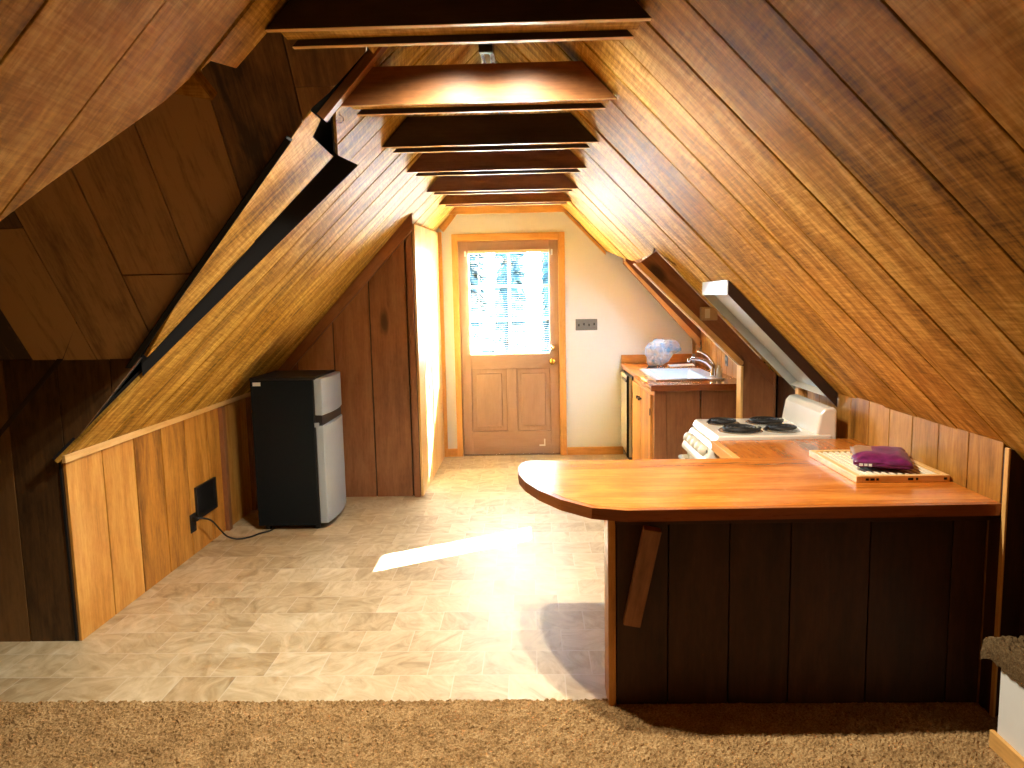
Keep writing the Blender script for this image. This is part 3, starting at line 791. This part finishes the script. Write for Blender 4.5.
b.prism([(1.425, SY0+.004, SZ), (1.445, SY0+.004, .90), (1.465, SY0+.004, .925), (1.51, SY0+.004, .93), (1.525, SY0+.004, .915), (1.525, SY0+.004, .70), (1.425, SY0+.004, .70)], (0, SY1-SY0-.008, 0)); b.build('backguard', 'enamel', t, bevel=.014, seg=3)
for (x, y, r) in ((1.055, 4.055, .075), (1.085, 3.825, .098), (1.288, 4.06, .090), (1.302, 3.825, .080)):
    b = MB(); b.lathe([(0, .004), (r*.8, .002), (r+.006, .006), (r+.014, .002), (r+.016, 0)], (x, y, SZ), seg=32); pn = b.build('drip_pan', 'pan', t)
    b = MB()
    turns = 4 if r > .08 else 3.5
    pts = []
    for k in range(int(turns*22)+1):
        a = k/22*2*math.pi; rr = .02+(r-.022)*k/(turns*22)
        pts.append((x+rr*math.cos(a), y+rr*math.sin(a), SZ+.016))
    pts.append((x+(r+.012)*math.cos(a+.1), y+(r+.012)*math.sin(a+.1), SZ+.010))
    b.tube(pts, .0062, 8); b.build('coil', 'coil', pn)

# sheet metal tray above the range
t = thing('heat_shield', 'shallow white and grey metal tray fixed to the slope above the range', 'heat shield', (1.3, 4.1, 1.28))
HX0, HX1, HY0, HY1, HD = 1.02, 1.592, 3.86, 4.41, .078
e = .012
def hq(x0, x1, y, d0, d1): return [Rr(x0, y, -d0), Rr(x1, y, -d0), Rr(x1, y, -d1), Rr(x0, y, -d1)]
b = MB(); b.prism([Rr(HX0, HY0, -.005), Rr(HX1, HY0, -.005), Rr(HX1, HY1, -.005), Rr(HX0, HY1, -.005)], (0, 0, -.006)); b.build('back_sheet', 'sheet', t)
b = MB(); b.prism(hq(HX0, HX1, HY0-.012, .004, HD), (0, .010, 0)); b.build('near_side', 'brownmetal', t)
b = MB(); b.prism(hq(HX0, HX1, HY1, .004, HD), (0, .004, 0)); b.build('far_side', 'sheet', t)
b = MB(); b.prism([Rr(HX0, HY0, -.004), Rr(HX0, HY1, -.004), Rr(HX0-.0, HY1, -HD), Rr(HX0, HY0, -HD)], (-.005, 0, .0)); b.build('upper_end', 'enamel', t)
b = MB(); b.prism([Rr(HX1-.001, HY0, -.004), Rr(HX1-.001, HY1, -.004), Rr(HX1-.05, HY1, -HD), Rr(HX1-.05, HY0, -HD)], (.004, 0, 0)); b.build('lower_end', 'enamel', t)

# ------------------------------------------------------------------ sink run
t = thing('sink_cabinet', 'orange pine sink cabinet with a dark brown boarded end', 'cabinet', (1.2, 5.8, 0))
CX, CY0, CY1, CZ = .872, 5.235, 6.30, .832
b = MB(); b.box(CX+.02, 1.53, CY0+.02, CY1, .08, .70, (0, 0, 1)); b.box(CX+.06, 1.53, CY0+.02, CY1, 0, .08); b.box(CX+.02, .93, CY0+.02, CY1, .7, CZ, (0, 1, 0)); b.box(1.38, 1.53, CY0+.02, CY1, .7, CZ, (0, 1, 0)); b.build('carcass', 'cab', t)
b = MB(); b.box(CX+.0, CX+.02, CY0, CY0+.07, .02, CZ, (0, 0, 1)); b.box(CX, CX+.02, CY1-.03, CY1, .02, CZ, (0, 0, 1)); b.box(CX, CX+.02, CY0+.07, CY1-.03, CZ-.05, CZ, (0, 1, 0)); b.build('face_frame', 'cab', t, bevel=.002)
for k in range(2):
    ya, yb = CY0+.075+k*.475, CY0+.075+k*.475+.465
    b = MB()
    for j in range(5):
        w_ = (yb-ya)/5; b.box(CX-.018, CX-.001, ya+j*w_+.0015, ya+(j+1)*w_-.0015, .09, CZ-.045, (0, 0, 1), random.random())
    dr = b.build('door', 'cab', t, bevel=.002)
    yk = yb-.04 if k == 0 else ya+.04
    b = MB(); b.lathe([(0, 0), (.008, 0), (.008, .012), (.015, .02), (.012, .028), (0, .03)], (CX-.018, yk, .70), (-1, 0, 0), 16); b.build('knob', 'knobwood', dr)
    b = MB(); yh = ya+.006 if k == 0 else yb-.006
    for zz in (.18, .66):
        b = MB(); b.box(CX-.022, CX-.017, yh-.012, yh+.012, zz-.025, zz+.025); b.build('hinge', 'knobwood', dr)
b = MB()
b.box(CX, CX+.085, CY0-.012, CY0+.018, 0, CZ, (0, 0, 1), .7); b.build('corner_post', 'stain', t, bevel=.002)
b = MB()
for xa, xb in ((CX+.087, 1.20), (1.206, 1.53)): b.box(xa, xb-.002, CY0-.002, CY0+.016, 0, CZ, (0, 0, 1), random.random())
b.build('end_panel', 'stain', t, bevel=.002)

t = thing('sink_counter', 'orange wood counter holding the white sink under the slope', 'countertop', (1.2, 6.1, .834))
KX0, KX1, KY0, KY1 = .842, 1.533, 5.21, YF-.002
sx0, sx1, sy0, sy1 = .945, 1.35, 5.47, 6.27
b = MB()
for q in ((KX0, sx0, KY0, KY1), (sx1, KX1, KY0, KY1), (sx0, sx1, KY0, sy0), (sx0, sx1, sy1, KY1)): b.box(*q, .834, .87, (0, 1, 0), random.random())
b.build('counter_boards', 'counter', t)
b = MB(); b.box(KX0, KX1, KY0-.018, KY0-.0005, .826, .8705); b.build('front_edge', 'counteredge', t, bevel=.002)
b = MB(); b.box(KX0, 1.50, YF-.022, YF-.003, .871, .95); b.build('backsplash', 'cab', t, bevel=.002)
# vertical corner trim on the end wall by the sink
b = MB(); b.box(1.505, 1.534, YF-.03, YF-.002, .951, 1.20, (0, 0, 1)); struct(b.build('trim_14', 'trim', bevel=.002))

t = thing('kitchen_sink', 'white enamel sink set into the orange counter', 'sink', (1.15, 5.87, .87))
b = MB(); r0, r1 = .8712, .879
for q in ((sx0-.025, sx0+.03, sy0-.025, sy1+.025), (sx1-.03, sx1+.075, sy0-.025, sy1+.025), (sx0+.03, sx1-.03, sy0-.025, sy0+.03), (sx0+.03, sx1-.03, sy1-.03, sy1+.025)): b.box(*q, r0, r1)
b.build('rim', 'sinkw', t)
b = MB(); a0, a1, c0, c1 = sx0+.03, sx1-.03, sy0+.03, sy1-.03
b.box(a0-.006, a0, c0, c1, .73, .875); b.box(a1, a1+.006, c0, c1, .73, .875); b.box(a0, a1, c0-.006, c0, .73, .875); b.box(a0, a1, c1, c1+.006, .73, .875); b.box(a0-.006, a1+.006, c0-.006, c1+.006, .722, .73)
b.build('basin', 'sinkw', t)
b = MB(); b.lathe([(0, .002), (.035, .002), (.04, .005), (.042, 0)], (1.15, 5.87, .73)); b.build('drain', 'chrome', t)
t = thing('faucet', 'chrome single-lever faucet at the back edge of the white sink', 'faucet', (1.385, 5.62, .88))
b = MB(); b.lathe([(0, 0), (.03, 0), (.028, .01), (.024, .05), (.022, .085), (.0, .095)], (1.385, 5.62, .8795)); b.build('base', 'chrome', t)
b = MB(); b.tube([(1.385, 5.62, .92), (1.365, 5.62, .96), (1.33, 5.62, .992), (1.28, 5.62, 1.012), (1.22, 5.62, 1.018), (1.20, 5.62, 1.012), (1.195, 5.62, .99)], [.018, .016, .014, .012, .011, .012, .012], 12); b.build('spout', 'chrome', t)
b = MB(); b.tube([(1.385, 5.62, .965), (1.37, 5.62, 1.0), (1.33, 5.62, 1.045), (1.285, 5.62, 1.07), (1.26, 5.62, 1.072)], [.014, .011, .009, .008, .006], 10); b.build('lever', 'chrome', t)
b = MB(); b.lathe([(0, 0), (.019, 0), (.02, .04), (.017, .065), (.010, .075), (.009, .09), (0, .092)], (1.405, 5.53, .8795)); tag(b.build('side_sprayer', 'bottle', at=(1.405, 5.53, .88)), 'white sprayer standing beside the chrome faucet', 'sprayer')

# things on the sink counter
bm_ = bmesh.new(); bmesh.ops.create_icosphere(bm_, subdivisions=4, radius=1)
for v in bm_.verts:
    p = v.co.copy(); n1 = mnoise.noise(p*1.6+V((3, 1, 2)))*.28+abs(mnoise.noise(p*4.2))*.22
    v.co = V((p.x*.105*(1+n1), p.y*.09*(1+n1), max(-.118, p.z*.128*(1+n1))))
    if p.z > .3: v.co.x += (p.z-.3)*.06; 
    if p.x > .6 and p.z > 0: v.co.x += (p.x-.6)*.22; v.co.z += .01
me = bpy.data.meshes.new('plastic_bag'); bm_.to_mesh(me); bm_.free(); me.materials.append(M['bag'])
o = bpy.data.objects.new('plastic_bag', me); COL.objects.link(o); o.location = (1.14, 6.66, .990)
tag(o, 'crumpled clear and blue plastic bag on the counter behind the sink', 'bag')
b = MB(); b.prism([(1.22, 6.50, .8712), (1.45, 6.55, .8712), (1.47, 6.74, .8712), (1.24, 6.72, .8712)], (0, 0, .003)); tag(b.build('paper_sheet', 'paper', at=(1.33, 6.62, .871)), 'white paper sheet lying on the counter beside the plastic bag', 'paper')
b = MB(); b.tube([(1.0, 6.36, .884), (1.03, 6.37, .886), (1.06, 6.385, .886), (1.085, 6.40, .884)], [.009, .012, .011, .007], 10); o = b.build('bottle_stopper', 'blackp', at=(1.04, 6.38, .884)); tag(o, 'small dark stopper lying on the counter in front of the plastic bag', 'stopper')

t = thing('dishwasher', 'white front appliance with a black side tucked between cabinet and end wall', 'dishwasher', (1.1, 6.6, 0))
b = MB(); b.box(.86, 1.5, 6.315, 6.90, .03, .825); b.build('body', 'black', t, bevel=.004)
b = MB(); b.box(.835, .859, 6.318, 6.895, .10, .80); b.build('door', 'enamel', t, bevel=.004)
b = MB(); b.box(.815, .8345, 6.315, 6.33, .10, .815); b.build('door_edge', 'black', t, bevel=.002)
b = MB(); b.box(.822, .8348, 6.45, 6.75, .745, .765); b.build('handle', 'blackp', t, bevel=.003)

# outlets and small fittings in the sink recess
def outlet(x, y, z, label):
    t = thing('wall_outlet', label, 'outlet', (x, y, z), 'outlets over the sink')
    b = MB(); b.box(x-.006, x-.0005, y-.036, y+.036, z-.058, z+.058); b.build('cover_plate', 'pewter', t, bevel=.002)
    for s in (-1, 1):
        b = MB(); b.box(x-.0085, x-.0055, y-.015, y+.015, z+s*.026-.013, z+s*.026+.013); b.build('socket', 'blackp', t, bevel=.002)
outlet(1.535, 6.70, 1.035, 'grey outlet plate on the pine boards above the faucet')
outlet(1.535, 5.81, .995, 'grey outlet plate on the pine boards nearer the dark partition')
b = MB(); b.box(1.10, 1.205, YP-.055, YP-.0005, 1.335, 1.422)
t = tag(b.build('doorbell_box', 'beige', bevel=.005, at=(1.15, YP-.03, 1.38)), 'small beige box on the dark sloping board above the sink', 'box')
b = MB(); b.box(1.122, 1.155, YP-.058, YP-.055, 1.35, 1.41); pb = b.build('cover_panel', 'enamel2', None, bevel=.001); pb.parent = t; pb.matrix_parent_inverse = Matrix.Translation(t.location).inverted()
b = MB(); b.tube([(1.552, YP-.02, 1.005), (1.552, YP-.02, 1.02), (1.565, YP-.02, 1.024), (1.60, YP-.02, 1.024), (1.61, YP-.02, 1.03)], .0045, 8)
tag(b.build('coat_hook', 'brass', at=(1.58, YP-.02, 1.02)), 'small brass hook on the edge of the dark partition behind the range', 'hook')
b = MB()
p = V(Rr(.852, 4.78, -.004)); q = V(Rr(.905, 4.66, -.004))
b.bar(p, q, .03, .006, NR); b.bar(p*.7+q*.3+V((0, 0, -.008)), p*.3+q*.7+V((0, 0, -.008)), .016, .012, NR)
tag(b.build('metal_catch', 'chrome', at=p), 'small metal catch screwed to the slope above the dark partition', 'catch')

# ------------------------------------------------------------------ fridge
t = thing('mini_fridge', 'black two-door mini fridge with steel doors under the left slope', 'fridge', (-1.6, 4.95, 0))
FX0, FX1, FY0, FY1, FZ = -1.835, -1.425, 4.70, 5.19, 1.015
b = MB(); b.box(FX0, FX1, FY0, FY1, .03, FZ-.012); b.build('cabinet', 'black', t, bevel=.006)
b = MB(); b.box(FX0-.003, FX1+.02, FY0-.003, FY1+.003, FZ-.012, FZ+.006); b.build('top_panel', 'blackp', t, bevel=.005)
def fdoor(z0, z1, name):
    b = MB(); pts = []
    n = 10
    for k in range(n+1):
        y = FY0+.004+(FY1-FY0-.008)*k/n; s_ = (k/n-.5)*2
        pts.append((FX1+.058+.022*(1-s_*s_), y, z0))
    pts += [(FX1+.006, FY1-.004, z0), (FX1+.006, FY0+.004, z0)]
    b.prism(pts, (0, 0, z1-z0)); return b.build(name, 'steel', t, bevel=.006)
fdoor(.768, FZ-.006, 'freezer_door')
lower = fdoor(.045, .70, 'fridge_door')
b = MB(); b.box(FX1+.006, FX1+.05, FY0+.006, FY1-.006, .70, .768); b.build('grip_recess', 'blackp', t)
b = MB(); b.box(FX1+.0, FX1+.03, FY0-.003, FY0+.03, .69, .72); b.build('hinge', 'steel', t, bevel=.002)
b = MB(); b.box(FX1-.01, FX1+.0055, FY0+.004, FY1-.004, .04, FZ-.014); b.build('door_gasket', 'blackp', t)
b = MB(); b.box(FX0+.018, FX0+.07, FY0-.0012, FY0-.0002, .968, .992); b.build('sticker', 'label', t)
for x in (FX0+.05, FX1-.03):
    for y in (FY0+.05, FY1-.05):
        b = MB(); b.lathe([(0, 0), (.02, 0), (.02, .03), (0, .03)], (x, y, 0), seg=14); b.build('foot', 'blackp', t)

# heater grille, outlet and cord on the kneewall
t = thing('wall_heater', 'dark framed heater grille set in the pine kneewall left of the fridge', 'heater', (-2.055, 4.44, .3))
b = MB(); hx = -2.0605
for q in ((4.30, 4.325, .20, .40), (4.555, 4.58, .20, .40), (4.325, 4.555, .20, .222), (4.325, 4.555, .378, .40)): b.box(hx, hx+.016, q[0], q[1], q[2], q[3])
b.build('grille_frame', 'blackp', t, bevel=.002)
b = MB(); b.box(hx+.001, hx+.004, 4.325, 4.555, .222, .378); b.build('grille_back', 'blackp', t)
b = MB()
for k in range(11): b.prism([(hx+.004, 4.325, .226+k*.0138), (hx+.013, 4.325, .232+k*.0138), (hx+.013, 4.325, .2345+k*.0138), (hx+.004, 4.325, .2285+k*.0138)], (0, .23, 0))
b.build('louvres', 'darkgrille', t)
t = thing('wall_outlet', 'black outlet plate low on the pine kneewall with a cord plugged in', 'outlet', (-2.055, 4.255, .195))
b = MB(); b.box(hx, hx+.006, 4.219, 4.291, .14, .252); b.build('cover_plate', 'blackp', t, bevel=.002)
for s in (-1, 1):
    b = MB(); b.box(hx+.0055, hx+.009, 4.24, 4.27, .196+s*.026-.013, .196+s*.026+.013); b.build('socket', 'blackp', t, bevel=.002)
pts = [(-2.035, 4.255, .222), (-2.0, 4.28, .215), (-1.98, 4.34, .18), (-1.97, 4.42, .10), (-1.95, 4.47, .04), (-1.90, 4.50, .012), (-1.84, 4.55, .0065), (-1.80, 4.62, .0065), (-1.75, 4.68, .0065), (-1.74, 4.73, .0065)]
def smooth(pts, n=6):
    out = []
    P = [V(pts[0])]+[V(p) for p in pts]+[V(pts[-1])]
    for i in range(1, len(P)-2):
        for k in range(n):
            u = k/n; a, b_, c, d_ = P[i-1], P[i], P[i+1], P[i+2]
            out.append(.5*((2*b_)+(c-a)*u+(2*a-5*b_+4*c-d_)*u*u+(3*b_-a-3*c+d_)*u**3))
    out.append(P[-1]); return out
t = thing('power_cord', 'black power cord running from the low outlet across the floor to the fridge', 'cord', (-1.9, 4.5, 0))
b = MB(); b.tube(smooth(pts), .0055, 8); b.build('cable', 'blackp', t)
b = MB(); b.box(-2.0515, -2.025, 4.24, 4.27, .208, .236); b.build('plug', 'blackp', t, bevel=.004)

# ------------------------------------------------------------------ carpeted step at the lower right
t = thing('carpeted_step', 'white sided step with a brown carpet top at the lower right', 'step', (1.57, 1.8, 0))
PX, PY = 1.495, 2.285
b = MB(); b.box(PX, 1.655, 1.0, PY, .012, .335); b.build('side_panel', 'stepwhite', t, bevel=.003)
b = MB(); b.box(PX-.016, PX-.001, 1.0, PY+.014, .012, .072, (0, 1, 0)); b.build('baseboard', 'trim', t, bevel=.003)
bm_ = bmesh.new()
nx, ny = 26, 110
gr = [[None]*(ny+1) for _ in range(nx+1)]
for i in range(nx+1):
    for j in range(ny+1):
        s_ = i/nx; y = 1.0+(PY+.075-1.0)*j/ny
        arc = s_*.26
        if arc < .05:
            a = arc/.05*math.pi/2; x = PX-.010-.012*math.cos(a); z = .335+.04*math.sin(a)
        else: x = PX-.010+(arc-.05)/.21*(1.653-PX+.010); z = .375
        if PY+.075-y < .03: z -= (.03-(PY+.075-y))*.8
        gr[i][j] = bm_.verts.new((x+random.uniform(-.003, .003), y+random.uniform(-.003, .003), z+random.uniform(-.006, .006)))
for i in range(nx):
    for j in range(ny): bm_.faces.new((gr[i][j], gr[i+1][j], gr[i+1][j+1], gr[i][j+1]))
ext = bmesh.ops.extrude_face_region(bm_, geom=bm_.faces[:])
for v in [e for e in ext['geom'] if isinstance(e, bmesh.types.BMVert)]: v.co += V((.002, 0, -.03))
bmesh.ops.recalc_face_normals(bm_, faces=bm_.faces)
me = bpy.data.meshes.new('carpet_top'); bm_.to_mesh(me); bm_.free(); me.materials.append(M['carpet'])
me.materials.clear(); me.materials.append(M['stepcarpet'])
o = bpy.data.objects.new('carpet_top', me); COL.objects.link(o); o.parent = t; o.matrix_parent_inverse = Matrix.Translation(t.location).inverted()

# ------------------------------------------------------------------ outside
b = MB(); b.box(-14, 14, YF+.1, 40, -.14, -.08); struct(b.build('ground_outside', 'ground'))
def conifer(x, y, h, r, label):
    t = thing('conifer_tree', label, 'tree', (x, y, -.08), 'trees outside the door')
    b = MB(); b.lathe([(.14, 0), (.1, h*.5), (.02, h)], (x, y, -.08), seg=10); b.build('trunk', 'bark', t)
    bm2 = bmesh.new(); rs = random.Random(int(x*100+y))
    for k in range(1700):
        f = rs.random(); z = h*(.04+.96*f); rad = r*(1-f)**.8; a = rs.random()*6.283
        ln = rad*rs.uniform(.6, 1.05)
        c = V((math.cos(a), math.sin(a), -.35)); sd = V((-math.sin(a), math.cos(a), 0))
        p0 = V((x, y, z)); w = .10+.16*ln
        v = [bm2.verts.new(p0+c*ln*.15), bm2.verts.new(p0+c*ln*.6+sd*w), bm2.verts.new(p0+c*ln+V((0, 0, -.05))), bm2.verts.new(p0+c*ln*.6-sd*w), bm2.verts.new(p0+c*ln*.55+V((0, 0, .09)))]
        for q in ((0, 1, 4), (1, 2, 4), (2, 3, 4), (3, 0, 4), (0, 3, 2, 1)): bm2.faces.new([v[i] for i in q])
    me = bpy.data.meshes.new('foliage'); bm2.to_mesh(me); bm2.free(); me.materials.append(M['needles'])
    o = bpy.data.objects.new('foliage', me); COL.objects.link(o); o.parent = t; o.matrix_parent_inverse = Matrix.Translation(t.location).inverted()
conifer(-.38, 14.0, 9.0, .45, 'dark blue-green conifer seen through the middle of the door glass')
conifer(.45, 12.0, 8.0, .42, 'slim dark conifer seen through the right edge of the door glass')
conifer(-1.9, 19.0, 8.0, 1.3, 'farther conifer seen low through the left panes of the door')

# ------------------------------------------------------------------ light
w = bpy.data.worlds.new('sky'); scene.world = w; w.use_nodes = True
nt = w.node_tree; nt.nodes.clear()
bg = nt.nodes.new('ShaderNodeBackground'); ou = nt.nodes.new('ShaderNodeOutputWorld')
bg.inputs[0].default_value = (.66, .84, 1.0, 1); bg.inputs[1].default_value = 48.0
nt.links.new(bg.outputs[0], ou.inputs[0])
sun = bpy.data.lights.new('sun', 'SUN'); sun.energy = 340; sun.angle = math.radians(.6); sun.color = (.91, .96, 1.0)
so = bpy.data.objects.new('sun', sun); COL.objects.link(so)
sd = V((1, 1.138, 1)).normalized()
so.rotation_euler = sd.to_track_quat('Z', 'Y').to_euler()
so.location = sd*20
def portal(name, c, nrm_, sx, sy):
    a = bpy.data.lights.new(name, 'AREA'); a.shape = 'RECTANGLE'; a.size = sx; a.size_y = sy; a.energy = 1
    a.cycles.is_portal = True
    o = bpy.data.objects.new(name, a); COL.objects.link(o); o.location = c
    o.rotation_euler = V(nrm_).to_track_quat('-Z', 'Y').to_euler()
portal('portal_door', (mx, YF+.12, (gz0+gz1)/2), (0, -1, 0), gx1-gx0, gz1-gz0)

# ------------------------------------------------------------------ camera
cam = bpy.data.cameras.new('camera'); co = bpy.data.objects.new('camera', cam); COL.objects.link(co)
pitch, yaw, roll = .1173887, .027586, -.0200294
cy, sy, cp, sp = math.cos(yaw), math.sin(yaw), math.cos(pitch), math.sin(pitch)
f = V((-sy*cp, cy*cp, -sp)); r = V((cy, sy, 0)); u = r.cross(f)
c, s = math.cos(roll), math.sin(roll)
r2 = r*c+u*s; u2 = -r*s+u*c
m = Matrix((r2, u2, -f)).transposed().to_4x4(); m.translation = V((0, 0, 1.5088))
co.matrix_world = m
cam.sensor_fit = 'HORIZONTAL'; cam.sensor_width = 36; cam.lens = 735.08/1024*36; cam.clip_start = .02
scene.camera = co

scene.view_settings.view_transform = 'Standard'; scene.view_settings.look = 'None'
scene.view_settings.gamma = 1; scene.view_settings.use_curve_mapping = False
scene.view_settings.exposure = 0.0
scene.cycles.max_bounces = 10; scene.cycles.diffuse_bounces = 6; scene.cycles.transparent_max_bounces = 16
scene.cycles.sample_clamp_indirect = 0; scene.cycles.caustics_reflective = False; scene.cycles.caustics_refractive = False
scene.cycles.use_denoising = True
